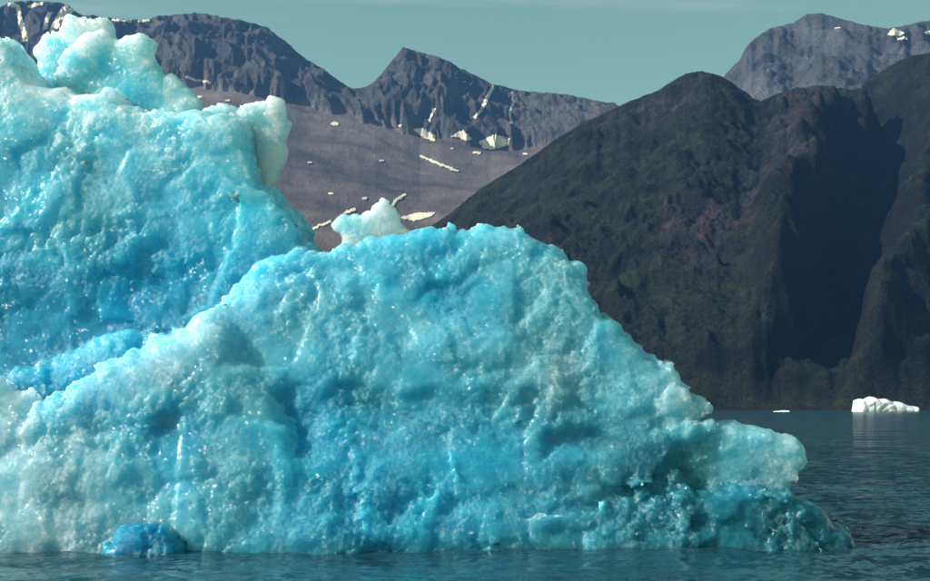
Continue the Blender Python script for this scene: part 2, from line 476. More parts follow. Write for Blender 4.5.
def blob(cx, cy, w, h):
    a = np.linspace(0, 2 * np.pi, 9)[:-1]; return np.stack([cx + w / 2 * np.cos(a), cy + h * .36 * np.sin(a)], -1)

for pl in [
    [(411, 129), (423, 128), (436, 136), (435, 143), (423, 138)],
    [(450, 137), (463, 129.5), (472, 139), (467, 142), (458, 138)],
    [(478, 142), (495.5, 134), (511, 139), (508, 146), (493, 150.5), (483, 149)],
    strip([(494, 85), (489, 95), (482, 109), (474, 119)], 3.6), strip([(512, 91), (514, 102), (509.5, 114), (512, 124)], 3),
    strip([(435, 108), (432, 115), (429, 122)], 2.8), blob(335, 124, 9, 6), blob(331, 194, 6, 4), blob(365, 199, 6, 4), blob(382, 161, 6, 3.4),
    blob(310, 163, 5, 3), strip([(420, 156), (437.5, 163.5), (459, 172.5)], 3), strip([(392, 208), (396, 200.7), (406, 194.5)], 3.6),
    [(399, 218.5), (416.5, 212.7), (436, 212.7), (431, 217.5), (412, 222)], strip([(312, 230), (320, 226), (332, 221.5)], 3.2),
    strip([(344, 213), (350, 212), (356, 209)], 3), strip([(473, 153), (481, 153)], 3), blob(452, 149, 5, 3), blob(400, 126, 5, 3),
    strip([(186, 77), (196, 80.5), (211, 83)], 2.8), blob(200, 97, 6, 3.2), blob(228, 101, 8, 3.2), blob(525, 154, 6, 3),
    strip([(8, 4), (18, 7), (20, 18), (23, 30), (26, 42)], 5.5), strip([(45, 30), (47, 20), (50, 12)], 5),
    [(48, 34), (53, 22), (58, 12), (66, 5), (75, 11), (68, 18), (58, 30)], strip([(28, 8), (36, 5), (44, 4)], 4),
    strip([(112, 20), (122, 21), (132, 21)], 3), strip([(138, 22), (146, 21), (150, 20)], 3)]:
    snow_patch(FAR, pl)
for pl in [[(886, 35), (893, 28), (905, 33), (900, 37)], strip([(897, 39), (907, 38)], 3), blob(929, 33, 9, 5), blob(837, 28, 6, 2.6)]:
    snow_patch(PEAK, pl)

# ------------------------------------------------------------------ sea
def water_material():
    k = NT('fjord_water')
    pos = k.n('ShaderNodeNewGeometry').outputs['Position']
    patch = k.noise(k.mapping(pos, (.18, 1.0, 1)), .010, 3, .5, .6)
    near = k.noise(k.mapping(pos, (.22, 1.0, 1)), .05, 3, .5, .5)
    sy = k.n('ShaderNodeSeparateXYZ'); k.l(pos, sy.inputs[0])
    yy = k.math('ADD', sy.outputs[1], k.math('MULTIPLY', k.math('SUBTRACT', near, .5), 26.0))
    band = k.math('MULTIPLY', k.rng(yy, 40, 44), k.rng(yy, 66, 58))          # lanes of breeze on the water behind the berg
    lane = k.math('MULTIPLY', k.rng(yy, 430, 480), k.rng(yy, 900, 800))
    amp = k.math('ADD', k.rng(patch, .35, .65, .5, .8), k.rng(near, .38, .62, -.1, .2))
    amp = k.math('ADD', amp, k.rng(sy.outputs[1], 80, 500, 0., 2.0))
    amp = k.math('MULTIPLY', amp, k.math('ADD', 1.0, k.math('ADD', k.math('MULTIPLY', band, .9), k.math('MULTIPLY', lane, .3))))
    # ripple slopes: added to the normal as vectors so that they do not die out at grazing distance
    nrm = k.n('ShaderNodeNewGeometry').outputs['Normal']
    for scl, st, mp_, rot in ((.6, .45, (.5, 1, 1), .10), (2.2, 1.0, (.5, 1, 1), .15), (7.0, 1.3, (.6, 1, 1), -.3)):
        nt = k.n('ShaderNodeTexNoise'); k.l(k.mapping(pos, mp_, (0, 0, rot)), nt.inputs['Vector'])
        nt.inputs['Scale'].default_value = scl; nt.inputs['Detail'].default_value = 3
        sb = k.n('ShaderNodeVectorMath', operation='SUBTRACT'); k.l(nt.outputs['Color'], sb.inputs[0]); sb.inputs[1].default_value = (.5, .5, .5)
        ml = k.n('ShaderNodeVectorMath', operation='MULTIPLY'); k.l(sb.outputs[0], ml.inputs[0]); ml.inputs[1].default_value = (st * .6, st, 0)
        sl = k.n('ShaderNodeVectorMath', operation='SCALE'); k.l(ml.outputs[0], sl.inputs[0]); k.l(amp, sl.inputs['Scale'])
        ad = k.n('ShaderNodeVectorMath', operation='ADD'); k.l(nrm, ad.inputs[0]); k.l(sl.outputs[0], ad.inputs[1])
        nrm = ad.outputs[0]
    nn = k.n('ShaderNodeVectorMath', operation='NORMALIZE'); k.l(nrm, nn.inputs[0]); nrm = nn.outputs[0]
    b = k.n('ShaderNodeBsdfPrincipled')
    b.inputs['Base Color'].default_value = (.012, .052, .077, 1)
    b.inputs['Roughness'].default_value = .11
    b.inputs['IOR'].default_value = 1.333
    k.l(nrm, b.inputs['Normal'])
    k.l(b.outputs[0], k.out.inputs[0]); return k.m
rowp = np.concatenate([np.geomspace(2000, 260, 14)[:-1], np.linspace(260, 4, 300), np.array([3, 2, 1.2, .6, .25, .1])])
Yw = F_PX * CAMH / rowp
side = np.geomspace(1, 40, 14)[1:] - 1
uw = np.concatenate([-80 - side[::-1] * 460, np.arange(-80, 1010, 3.0), 1010 + side * 460])
Y = np.repeat(Yw[:, None], len(uw), 1); X = (uw[None, :] - CX) / F_PX * Y
P = np.stack([X * .55, Y, X * 0], -1).reshape(-1, 3)
Z = np.zeros(len(P), np.float32)
Pr = np.stack([X * np.cos(.3) + Y * np.sin(.3), -X * np.sin(.3) * 1.0 + Y * np.cos(.3), X * 0], -1).reshape(-1, 3)
Yf = Y.ravel()
for wl_, amp, q in ((6.0, .10, P), (2.6, .12, P + 31), (1.3, .09, Pr), (.75, .055, Pr * np.array([.7, 1, 1]) + 7)):
    lim = (1 - sstep(wl_ * 22, wl_ * 60, Yf)) * sstep(1.0, 6.0, Yf)
    n = gnoise(q / wl_)
    Z += amp * (1 - 2 * np.abs(n) * .8 if wl_ < 2 else n) * lim
Z -= Z.mean()
back = np.array([[-60000, -60000], [60000, -60000]])
me = mesh_np('sea', np.stack([X.ravel(), Y.ravel(), Z], -1), grid_quads(*Y.shape), True, water_material())
link('sea', me, kind='structure', label='dark teal fjord water with small ripples')

# ------------------------------------------------------------------ ice
def ice_material(name, white=False):
    k = NT(name)
    pos = k.n('ShaderNodeTexCoord').outputs['Object']
    at = k.n('ShaderNodeAttribute', attribute_name='ice')
    s = k.n('ShaderNodeSeparateColor'); k.l(at.outputs['Color'], s.inputs[0])
    pale, clear, grey = s.outputs[0], s.outputs[1], s.outputs[2]
    big = k.noise(pos, .55, 6, .6, .5)
    mid = k.noise(pos, 2.2, 8, .68, .8)
    fin = k.noise(pos, 9.0, 6, .7, .4)
    def add(v, n, w, c=.5): return k.math('ADD', v, k.math('MULTIPLY', k.math('SUBTRACT', n, c), w))
    v = add(pale, big, .22)
    v = add(v, mid, .20)
    v = add(v, fin, .16)
    strk = k.noise(k.mapping(pos, (1.0, 1.0, .38), (0, .62, 0)), 6.5, 6, .66, .9)
    v = add(v, strk, .26)
    v = add(v, k.noise(pos, 28.0, 5, .75, .3), .16)
    # thin wandering sheets of bubbles
    for scl, wd, wt in ((1.3, .030, .16), (3.6, .04, .15), (8.0, .05, .10)):
        n = k.noise(pos, scl, 5, .62, 1.2)
        w = k.rng(k.math('ABSOLUTE', k.math('SUBTRACT', n, .5)), 0., wd, 1., 0.)
        v = k.math('ADD', v, k.math('MULTIPLY', k.math('MULTIPLY', w, k.rng(mid, .42, .60)), wt))
    # clear dark cracks
    n = k.noise(k.mapping(pos, (1, 1, 1.8), (.3, .5, 0)), 1.1, 6, .68, .9)
    w = k.rng(k.math('ABSOLUTE', k.math('SUBTRACT', n, .47)), 0., .022, 1., 0.)
    v = k.math('SUBTRACT', v, k.math('MULTIPLY', w, .12))
    # glints of small facets painted in as clustered white flecks
    for scl, th in ((9.0, .965), (22.0, .97)):
        vo = k.n('ShaderNodeTexVoronoi', feature='F1'); vo.inputs['Scale'].default_value = scl; k.l(pos, vo.inputs['Vector'])
        sc_ = k.n('ShaderNodeSeparateColor'); k.l(vo.outputs['Color'], sc_.inputs[0])
        v = k.math('ADD', v, k.math('MULTIPLY', k.math('MULTIPLY', k.math('MULTIPLY', k.rng(sc_.outputs[0], th, th + .01), k.rng(mid, .50, .60)), k.rng(vo.outputs['Distance'], .25, .5, 1., 0.)), .45))
    col = k.ramp(v, [(.0, (.002, .32, .61)), (.2, (.008, .44, .73)), (.42, (.065, .58, .82)), (.62, (.18, .66, .83)), (.82, (.40, .75, .86)), (1.0, (.86, .93, .95))])
    greyc = k.ramp(v, [(.2, (.07, .35, .49)), (.6, (.17, .43, .56)), (1.0, (.48, .68, .78))])
    col = k.mix(k.math('MULTIPLY', grey, k.rng(big, .35, .52, .5, 1.)), col, greyc)
    clc = k.ramp(v, [(.0, (.004, .075, .12)), (.35, (.018, .20, .27)), (.7, (.10, .40, .48)), (1.0, (.50, .75, .79))])
    col = k.mix(clear, col, clc)
    b = k.n('ShaderNodeBsdfPrincipled')
    b.subsurface_method = 'RANDOM_WALK'
    k.l(col, b.inputs['Base Color'])
    b.inputs['Subsurface Weight'].default_value = 1.0
    b.inputs['Subsurface Radius'].default_value = (.65, .9, 1.0)
    b.inputs['Subsurface Scale'].default_value = 2.0
    k.l(k.rng(clear, .4, 1, 0., .3), b.inputs['Transmission Weight'])
    b.inputs['Roughness'].default_value = .32
    b.inputs['IOR'].default_value = 1.31
    # fine crystalline relief
    v2 = k.n('ShaderNodeTexVoronoi', feature='F1'); v2.inputs['Scale'].default_value = 8.0; k.l(pos, v2.inputs['Vector'])
    frac = k.rng(k.noise(pos, .75, 4, .6, .6), .42, .58, .12, 1.)
    nrm = k.bump(mid, k.math('MULTIPLY', frac, .6), .12)
    nrm = k.bump(fin, k.math('MULTIPLY', frac, .7), .05, nrm)
    nrm = k.bump(v2.outputs['Distance'], k.math('MULTIPLY', frac, .5), .05, nrm)
    k.l(nrm, b.inputs['Normal'])
    # wet facets: each small crystal face has its own tilt
    v3 = k.n('ShaderNodeTexVoronoi', feature='F1'); v3.inputs['Scale'].default_value = 13.0; k.l(pos, v3.inputs['Vector'])
    sub = k.n('ShaderNodeVectorMath', operation='SUBTRACT'); k.l(v3.outputs['Color'], sub.inputs[0]); sub.inputs[1].default_value = (.5, .5, .5)
    sca = k.n('ShaderNodeVectorMath', operation='SCALE'); k.l(sub.outputs[0], sca.inputs[0]); sca.inputs['Scale'].default_value = 1.15
    add = k.n('ShaderNodeVectorMath', operation='ADD'); k.l(sca.outputs[0], add.inputs[0]); k.l(nrm, add.inputs[1])
    nor = k.n('ShaderNodeVectorMath', operation='NORMALIZE'); k.l(add.outputs[0], nor.inputs[0])
    k.l(k.math('ADD', k.rng(k.noise(pos, .9, 4, .6), .47, .58, .05, .9), k.math('MULTIPLY', clear, .35)), b.inputs['Coat Weight'])
    b.inputs['Coat Roughness'].default_value = .27
    b.inputs['Coat IOR'].default_value = 1.31
    k.l(nor.outputs[0], b.inputs['Coat Normal'])
    k.l(b.outputs[0], k.out.inputs[0]); return k.m
M_ICE = ice_material('glacier_ice')

# how bubbly-white (1) or dense blue (0, with the shade of hollows and pockets put into the colour), how clear/wet, how grey the ice is; placed where the photo shows it
TONE = dict(
    wall=[(20, 60, .74), (60, 120, .58), (110, 140, .52), (180, 130, .60), (240, 140, .66), (30, 150, .42), (100, 200, .50), (60, 240, .46),
          (150, 200, .38), (200, 200, .36), (250, 220, .42), (295, 240, .48), (130, 305, .0), (40, 310, .10), (180, 270, .12), (20, 345, .04),
          (100, 340, .0), (200, 305, .14), (60, 290, .08), (160, 300, .02), (10, 320, .06), (60, 330, .02), (220, 280, .2), (150, 320, .0), (60, 380, .06), (180, 350, .1), (60, 92, .92), (40, 80, .92), (28, 60, .86), (74, 88, .92), (100, 97, .8), (120, 98, .84),
          (140, 114, .80), (200, 112, .84), (175, 114, .76), (5, 44, .82), (250, 122, .85), (270, 190, .6), (300, 225, .6)],
    rim=[(110, 70, .62), (130, 92, .48), (90, 30, .92), (270, 120, .90), (280, 170, 1.0), (150, 50, .86), (180, 90, .80), (75, 25, .95), (105, 28, .95), (120, 40, .84), (60, 60, .8),
         (230, 125, .8), (350, 228, .74), (385, 212, 1.0), (340, 245, .95)],
    inner=[(20, 370, .26), (80, 350, .34), (120, 340, .36), (150, 335, .40), (60, 375, .24), (180, 340, .42)],
    ridge=[(200, 330, .80), (120, 382, .66), (170, 370, .84), (60, 420, .58), (90, 405, .55), (30, 480, .80), (80, 500, .72), (130, 480, .60), (15, 440, .86), (40, 530, .78), (80, 455, .74),
           (200, 400, .48), (180, 430, .10), (160, 440, .14), (240, 340, .62), (215, 370, .5), (210, 500, .48), (230, 470, .58), (270, 480, .34), (290, 520, .30)],
    lump=[(0, 380, .98), (20, 395, .92), (10, 430, .84), (-40, 420, .8)],
    shoulder=[(350, 300, .50), (300, 330, .54), (400, 252, .38), (350, 250, .5), (500, 255, .56), (560, 280, .62), (460, 345, .52), (420, 330, .52), (240, 350, .58),
              (440, 300, .20), (490, 300, .36), (560, 372, .78), (540, 355, .66), (640, 370, .60), (680, 400, .78), (600, 340, .44), (420, 420, .28), (300, 430, .10),
              (320, 405, .14), (360, 420, .22), (570, 440, .12), (600, 455, .45), (480, 450, .26), (400, 480, .24), (300, 480, .30), (250, 440, .36), (230, 470, .55),
              (210, 500, .45), (350, 520, .14), (450, 530, .26), (540, 520, .36), (600, 520, .30), (640, 470, .15), (610, 500, .5), (520, 400, .42), (380, 380, .5)],
    ledge=[(740, 450, .62), (780, 455, .74), (700, 440, .5), (660, 460, .3), (730, 425, .7)],
    foot=[(700, 500, .26), (780, 520, .24), (640, 490, .2), (820, 530, .2), (640, 530, .36), (720, 530, .3)])
CLEAR = np.array([(0, 100, 0), (0, 500, .1), (200, 200, 0), (200, 500, .08), (400, 300, .22), (400, 500, .25), (500, 250, .35), (600, 350, .42), (500, 540, .4), (300, 320, .15), (500, 400, .3),
                  (560, 450, .3), (620, 480, .75), (650, 530, .8), (700, 500, .9), (780, 520, 1), (840, 540, 1), (740, 450, .45), (680, 400, .3), (600, 540, .6), (350, 545, .3), (790, 450, .4)], np.float32)
GREY = np.array([(170, 372, 1), (130, 385, .8), (200, 335, .7), (90, 205, .6), (80, 240, .5), (100, 345, .5), (150, 335, .5), (40, 490, 1), (60, 430, .7), (80, 510, .9), (130, 480, .7), (200, 400, .5), (20, 540, .8), (560, 372, 1), (530, 350, .7), (420, 340, .5), (480, 280, .45), (620, 350, .6), (420, 420, .35), (260, 380, .5), (300, 300, .6), (680, 395, .8),
                 (780, 450, .6), (350, 310, .4), (120, 100, 0), (130, 300, 0), (300, 440, 0), (450, 480, .1), (700, 510, .2), (250, 200, .1), (20, 60, .1),
                 (450, 260, .2), (560, 290, .5), (230, 480, .6), (560, 530, .5)], np.float32)

def rbf(pts, px, py, pw=3.0):
    num = np.zeros(len(px), np.float32); den = num.copy()
    for x, y, v in pts:
        w = 1.0 / (((px - x) ** 2 + (py - y) ** 2) / 400 + .25) ** (pw / 2)
        num += w * v; den += w
    return num / den

def vnormals(co, q):
    a, b, c, d = (co[q[:, i]] for i in range(4))
    fn = np.cross(c - a, d - b)
    n = np.zeros_like(co)
    for i in range(4):
        for ax in range(3):
            n[:, ax] += np.bincount(q[:, i], fn[:, ax], len(co))
    return n / (np.linalg.norm(n, axis=1, keepdims=True) + 1e-9)

def subdivide(co, q):
    e = np.concatenate([q[:, [i, (i + 1) % 4]] for i in range(4)])
    e.sort(1)
    key = e[:, 0].astype(np.int64) * len(co) + e[:, 1]
    uq, inv = np.unique(key, return_inverse=True)
    ea, eb = uq // len(co), uq % len(co)
    n0, n1, nf = len(co), len(uq), len(q)
    fc = co[q].mean(1)
    new = np.concatenate([co, (co[ea] + co[eb]) / 2, fc])
    inv = inv.reshape(4, nf) + n0
    f = np.arange(nf) + n0 + n1
    qs = [np.stack([q[:, i], inv[i], f, inv[(i + 3) % 4]], -1) for i in range(4)]
    return new, np.concatenate(qs), ea, eb

VOX = .07
G0 = np.array([-19.4, 33.8, -.85], np.float32)
GN = (int(31 / VOX), int(12.2 / VOX), int(17 / VOX))
GX, GY, GZ = (G0[i] + VOX * np.arange(GN[i], dtype=np.float32) for i in range(3))
BLOCKS = []
JR = np.random.default_rng(12)

def ice_field(poly, M, front, back, R, relief=None, slope=(0, 0), zmin=-.7, backslope=0.0, jag=1.9):
    """distance field of a solid ice mass whose outline at depth M is poly (photo pixels); front/back = thickness in metres"""
    P = np.array(poly, float)
    if jag:                                            # chipped, uneven edge between the traced points
        Q = []
        for a, b in zip(P, np.roll(P, -1, 0)):
            L = np.hypot(*(b - a)); m = max(1, int(L / 5.5)) if max(a[1], b[1]) < 560 else 1
            for t in range(m):
                q = a + (b - a) * t / m
                Q.append(q + (np.array(JR.normal(0, jag, 2)) if m > 1 or L < 40 else 0))
        P = np.array(Q)
    W = np.stack([(P[:, 0] - CX) / F_PX * M, CAMH + (HOR - P[:, 1]) / F_PX * M], -1)
    sl = []
    for v, lo, hi in ((GX, W[:, 0].min() - .7, W[:, 0].max() + .7), (GZ, W[:, 1].min() - .7, W[:, 1].max() + .7)):
        a, b = np.searchsorted(v, [lo, hi]); sl.append(slice(int(a), int(b)))
    gx, gz = GX[sl[0]], GZ[sl[1]]
    XX, ZZ = np.meshgrid(gx, gz, indexing='ij')
    sd = poly_sd(XX, ZZ, W)
    d = np.clip(-sd / R, 0, 1)
    pr = np.sqrt(np.maximum(1 - (1 - d) ** 2, 0))
    px, py = to_px(XX, np.full_like(XX, M), ZZ)
    ztop = W[:, 1].max()
    tf = np.full_like(XX, front) + slope[0] * np.maximum(ztop - ZZ, 0) + slope[1] * (XX - W[:, 0].mean())
    if relief is not None: tf = tf + relief(px, py)
    yf = M - pr * tf
    yb = M + pr * (back + backslope * np.maximum(ztop - ZZ, 0))
    gfx, gfz = np.gradient(yf, VOX); sf = np.sqrt(1 + np.minimum(gfx ** 2 + gfz ** 2, 30))
    gbx, gbz = np.gradient(yb, VOX); sb = np.sqrt(1 + np.minimum(gbx ** 2 + gbz ** 2, 30))
    a, b = np.searchsorted(GY, [yf.min() - .7, yb.max() + .7]); sy = slice(int(a), int(b))
    gy = GY[sy]
    Fd = np.maximum((yf / sf)[:, None, :] - gy[None, :, None] / sf[:, None, :], gy[None, :, None] / sb[:, None, :] - (yb / sb)[:, None, :])
    Fd = np.maximum(Fd, sd[:, None, :])
    Fd = np.maximum(Fd, (zmin - gz)[None, None, :]).astype(np.float32)
    return (sl[0], sy, sl[1]), np.clip(Fd, -3, 3)

def mesh_of(Fd, off):
    g = vdb.FloatGrid(.5)
    g.copyFromArray(np.clip(Fd, -.5, .5))
    p, tr, q = g.convertToPolygons(0.0)
    co = np.asarray(p).astype(np.float64) * VOX + off
    q = np.asarray(q).astype(np.int64)[:, ::-1]
    a, b, c, d = (co[q[:, i]] for i in range(4))
    cr = np.cross(c - a, d - b)
    if ((a + c) / 2 * cr).sum() - (co.mean(0) * cr).sum() < 0: q = q[:, ::-1]
    return co, q

def finish_ice(name, Fd, off, fac, tone):
    co, q = mesh_of(Fd, off)
    # faces turned away from the open water side stay coarse
    fn = np.cross(co[q[:, 2]] - co[q[:, 0]], co[q[:, 3]] - co[q[:, 1]])
    fc = co[q].mean(1)
    coarse = (fn[:, 1] > .22 * np.linalg.norm(fn, axis=1)) | (fc[:, 2] < -.25) | (to_px(fc[:, 0], fc[:, 1], fc[:, 2])[0] < -45)
    qc, n0 = q[coarse], len(co)
    e = np.concatenate([qc[:, [i, (i + 1) % 4]] for i in range(4)]); e.sort(1)
    ckey = e[:, 0] * n0 + e[:, 1]
    co, q, ea, eb = subdivide(co, q[~coarse])
    seam = np.nonzero(np.isin(ea * n0 + eb, ckey))[0]
    q = np.concatenate([q, qc])
    n = vnormals(co, q)
    disp = np.zeros(len(co), np.float32)
    st = co @ np.array([[.93, 0, .37], [0, 1, 0], [-.37, 0, .93]]) * np.array([1.0, 1.0, .55])
    for s, a, o, c in ((.55, fac[0], 0, st), (.24, fac[1], 11, co), (.10, fac[2], 23, co)):
        f1, f2, ti = facets(c / s + o)
        disp += a * (ti * 1.5 + (f1 * f1 - .25) * .8)
    disp += .006 * gnoise(co / .07)
    melt = .25 + 1.45 * sstep(-.25, .35, gnoise(co / 1.7 + 40) + .5 * gnoise(co / .7 + 3))     # smooth melted faces next to fractured ones
    co = co + n * (disp * melt)[:, None]
    co[n0 + seam] = (co[ea[seam]] + co[eb[seam]]) / 2
    used, q = np.unique(q, return_inverse=True); q = q.reshape(-1, 4); co = co[used]
    me = mesh_np(name, co, q, True, M_ICE)
    px, py = to_px(co[:, 0], np.maximum(co[:, 1], 5), co[:, 2])
    if tone is None:
        pal = rbf(TONE['rim'], px, py)
    elif isinstance(tone, tuple):
        pal = np.zeros(len(co), np.float32); own, zones = tone
        gi = [np.clip(np.round((co[:, i] - G0[i] + .06 * gnoise(co * 3 + i * 9)) / VOX).astype(int), 0, GN[i] - 1) for i in range(3)]
        w = own[gi[0], gi[1], gi[2]]
        for i, zn in enumerate(zones):
            m = w == i
            if m.any(): pal[m] = rbf(TONE[zn], px[m], py[m])
    else:
        pal = np.full(len(co), tone, np.float32)
    cle, gre = rbf(CLEAR, px, py), rbf(GREY, px, py)
    if isinstance(tone, float): cle[:] = .55; gre[:] = 0
    a = me.attributes.new('ice', 'FLOAT_COLOR', 'POINT')
    a.data.foreach_set('color', np.stack([pal, cle, gre, np.ones(len(co))], -1).astype(np.float32).ravel())
    return me

def roughen(F, sl, rs=1.0):
    """break a smooth field into uneven planar fractures"""
    ii = np.nonzero(np.abs(F) < .40)
    pts = np.stack([GX[sl[0]][ii[0]], GY[sl[1]][ii[1]], GZ[sl[2]][ii[2]]], -1)
    rg = .75 + .6 * sstep(4, -1, pts[:, 2]) * sstep(-2, 6, pts[:, 0])
    f1, f2, t1 = facets(pts / 1.5 + 3)
    g1, g2, t2 = facets(pts * np.array([1, 1, 1.25], np.float32) / .72 + 9)
    F[ii] += rs * rg * (.03 * gnoise(pts / 1.3) + .105 * (t1 * 1.4 + (f1 * f1 - .3) * .5) + .05 * (t2 * 1.4 + (g1 * g1 - .3) * .6) + .065 * facets(pts / .42 + 21)[2] * 1.4 * sstep(-.3, .3, gnoise(pts / 1.7 + 40)))
    return F

def build_berg():
    full = (slice(0, GN[0]), slice(0, GN[1]), slice(0, GN[2]))
    S = np.full(GN, 3, np.float32); m1 = S.copy(); own = np.zeros(GN, np.int8); zones = []
    KB = .22
    for nm, lab, fac, tone, rs, (sl, Fd) in BLOCKS:
        if nm == 'ice_body':
            s_ = S[sl]; h = np.maximum(KB - np.abs(s_ - Fd), 0) / KB
            S[sl] = np.minimum(s_, Fd) - h * h * KB * .25
            own[sl] = np.where(Fd < m1[sl], len(zones), own[sl]); m1[sl] = np.minimum(m1[sl], Fd)
            zones.append(tone)
    todo = [('ice_body', 'blue and white main mass of the iceberg', (.020, .016, .009), (own, zones), 1.0, (full, S))] + [b for b in BLOCKS if b[0] != 'ice_body']
    for nm, lab, fac, tone, rs, (sl, Fd) in todo:
        me = finish_ice(nm, roughen(Fd, sl, rs), np.array([GX[sl[0]][0], GY[sl[1]][0], GZ[sl[2]][0]]), fac, tone)
        o = link(nm, me, berg)
        if lab: o['label'] = lab

def relief_of(lobes):
    """lobes: (polygon, metres forward, softness px)"""
    def f(px, py):
        r = np.zeros(px.shape, np.float32)
        wob = 9 * gnoise(np.stack([px.ravel() / 34, py.ravel() / 34, px.ravel() * 0 + 2], -1)).reshape(px.shape)
        for poly, m, soft in lobes:
            r = r + .3 * m * (1 - sstep(-soft * 1.7, soft * .4, poly_sd(px, py, poly) + wob))
        return r
    return f

def ell(cx, cy, rx, ry):
    a = np.linspace(0, 2 * np.pi, 15)[:-1]; return [(cx + rx * math.cos(t), cy + ry * math.sin(t)) for t in a]

berg = link('iceberg', None, label='huge blue glacier iceberg with white crest and dark teal foot in the water', category='iceberg')
berg.location = (0, 0, 0)

def ice_part(name, poly, M, front, back, R, label=None, fac=(.020, .014, .008), tone=None, noise=None, rs=1.0, **k):
    BLOCKS.append((name, label, fac, tone, rs, ice_field(poly, M, front, back, R, **k)))

# tall rear wall
ice_part(tone='wall', name='ice_body', poly=[(-190, 620), (-190, 160), (-120, 90), (-60, 55), (-10, 44), (8, 40), (15, 43), (22, 49), (28, 62), (36, 76), (42, 84), (52, 90), (62, 93), (74, 89),
     (84, 96), (100, 98), (115, 90), (124, 100), (138, 112), (150, 116), (168, 113), (185, 117), (200, 112), (225, 120), (250, 122), (262, 150), (266, 188), (277, 192),
     (288, 198), (294, 211), (303, 221), (311, 229), (315, 233), (311, 237), (310, 242), (312, 246), (319, 248), (324, 252), (329, 256), (345, 262), (380, 300), (400, 620)], M=41.5, front=1.2, back=1.6, R=.35, slope=(.20, -.02), backslope=.15, noise=(.10, .055),
    relief=relief_of([(ell(110, 325, 150, 55), -.5, 30), (ell(90, 215, 70, 32), .35, 14), (ell(230, 160, 70, 55), .35, 20), (ell(180, 285, 40, 40), -.5, 18),
                      (ell(20, 150, 60, 45), .3, 20), (ell(150, 140, 60, 25), .25, 12), (ell(260, 240, 50, 50), .3, 20)]))
# white crest behind the rim
ice_part('crest', [(36, 90), (37, 48), (40, 40), (52, 35), (60, 29), (66, 20), (72, 14), (80, 13), (88, 20), (96, 19), (103, 18), (110, 24), (118, 34), (130, 60), (120, 110), (60, 120)],
         43.6, .4, .55, .28, rs=.9, fac=(.03, .024, .013), label='rounded white lump on top of the iceberg')
ice_part('crest', [(56, 112), (60, 75), (66, 52), (80, 38), (95, 34), (105, 32), (120, 36), (135, 36), (147, 37), (154, 44), (153, 54), (158, 64), (165, 70), (176, 73), (183, 81),
                   (195, 89), (199, 97), (201, 110), (196, 135), (150, 140), (100, 130)],
         42.9, .4, .6, .25, relief=relief_of([(ell(110, 75, 38, 26), -.35, 16)]), rs=.8, fac=(.024, .02, .012), label='smooth pale blue hump of the crest')
# horn on the right of the wall
ice_part('horn', [(196, 150), (200, 110), (207, 110), (219, 105), (234, 105), (239, 110), (248, 105), (253, 101), (264, 101), (269, 96), (277, 97), (284, 100), (285, 117), (289, 124), (286, 137),
                  (282, 148), (288, 151), (287, 161), (282, 170), (279, 180), (275, 192), (262, 200), (235, 195), (205, 185)],
         41.2, .26, .34, .2, noise=(.06, .05), rs=.5, fac=(.026, .022, .012), label='thin pale horn of ice')
# right shoulder sloping down to the water
ice_part(tone='shoulder', name='ice_body', poly=[(190, 620), (205, 330), (262, 262), (300, 250), (322, 254), (329, 256), (336, 252), (346, 247), (360, 240), (390, 233), (412, 233), (428, 231), (445, 228), (451, 224), (455, 226), (457, 232), (464, 230), (470, 230), (478, 226),
     (502, 226), (521, 229), (533, 237), (553, 245), (565, 255), (583, 263), (586, 274), (587, 290), (593, 304), (600, 313), (614, 324), (622, 332), (632, 342), (647, 355),
     (667, 363), (670, 378), (680, 390), (696, 400), (703, 401), (707, 412), (700, 419), (680, 428), (672, 460), (680, 500), (690, 620)],
    M=39.4, front=.7, back=1.8, R=.3, slope=(.36, -.05), backslope=.2, noise=(.13, .075),
    relief=relief_of([([(215, 330), (262, 285), (330, 268), (385, 276), (450, 305), (520, 332), (572, 372), (566, 402), (500, 398), (430, 402), (360, 392), (280, 402), (225, 420)], .55, 10),
                      (ell(305, 430, 34, 28), -.55, 12), (ell(575, 440, 44, 16), -.6, 8), (ell(470, 345, 60, 26), .3, 10), (ell(440, 297, 36, 14), -.3, 8),
                      (ell(600, 320, 40, 40), .2, 14), (ell(640, 400, 40, 30), .35, 10), (ell(430, 470, 120, 30), .25, 12), (ell(240, 480, 40, 60), .35, 12),
                      (ell(520, 505, 80, 22), .3, 10), (ell(370, 520, 70, 22), .3, 10), (ell(600, 490, 50, 40), -.25, 14), (ell(430, 540, 260, 14), -.25, 8), (ell(700, 510, 95, 110), -1.5, 70)]))
ice_part('spire', [(330, 268), (338, 254), (342, 246), (343, 239), (339, 234), (333, 231), (331, 226), (335, 219), (344, 214), (350, 217), (355, 213), (361, 214), (366, 210), (371, 212), (374, 205),
                   (378, 202), (380, 197), (384, 197), (390, 204), (396, 212), (400, 219), (404, 226), (410, 231), (425, 236), (420, 262), (370, 268)],
         39.7, .22, .26, .12, rs=.3, jag=.8, fac=(.012, .016, .011), label='small pale spire beside the notch')
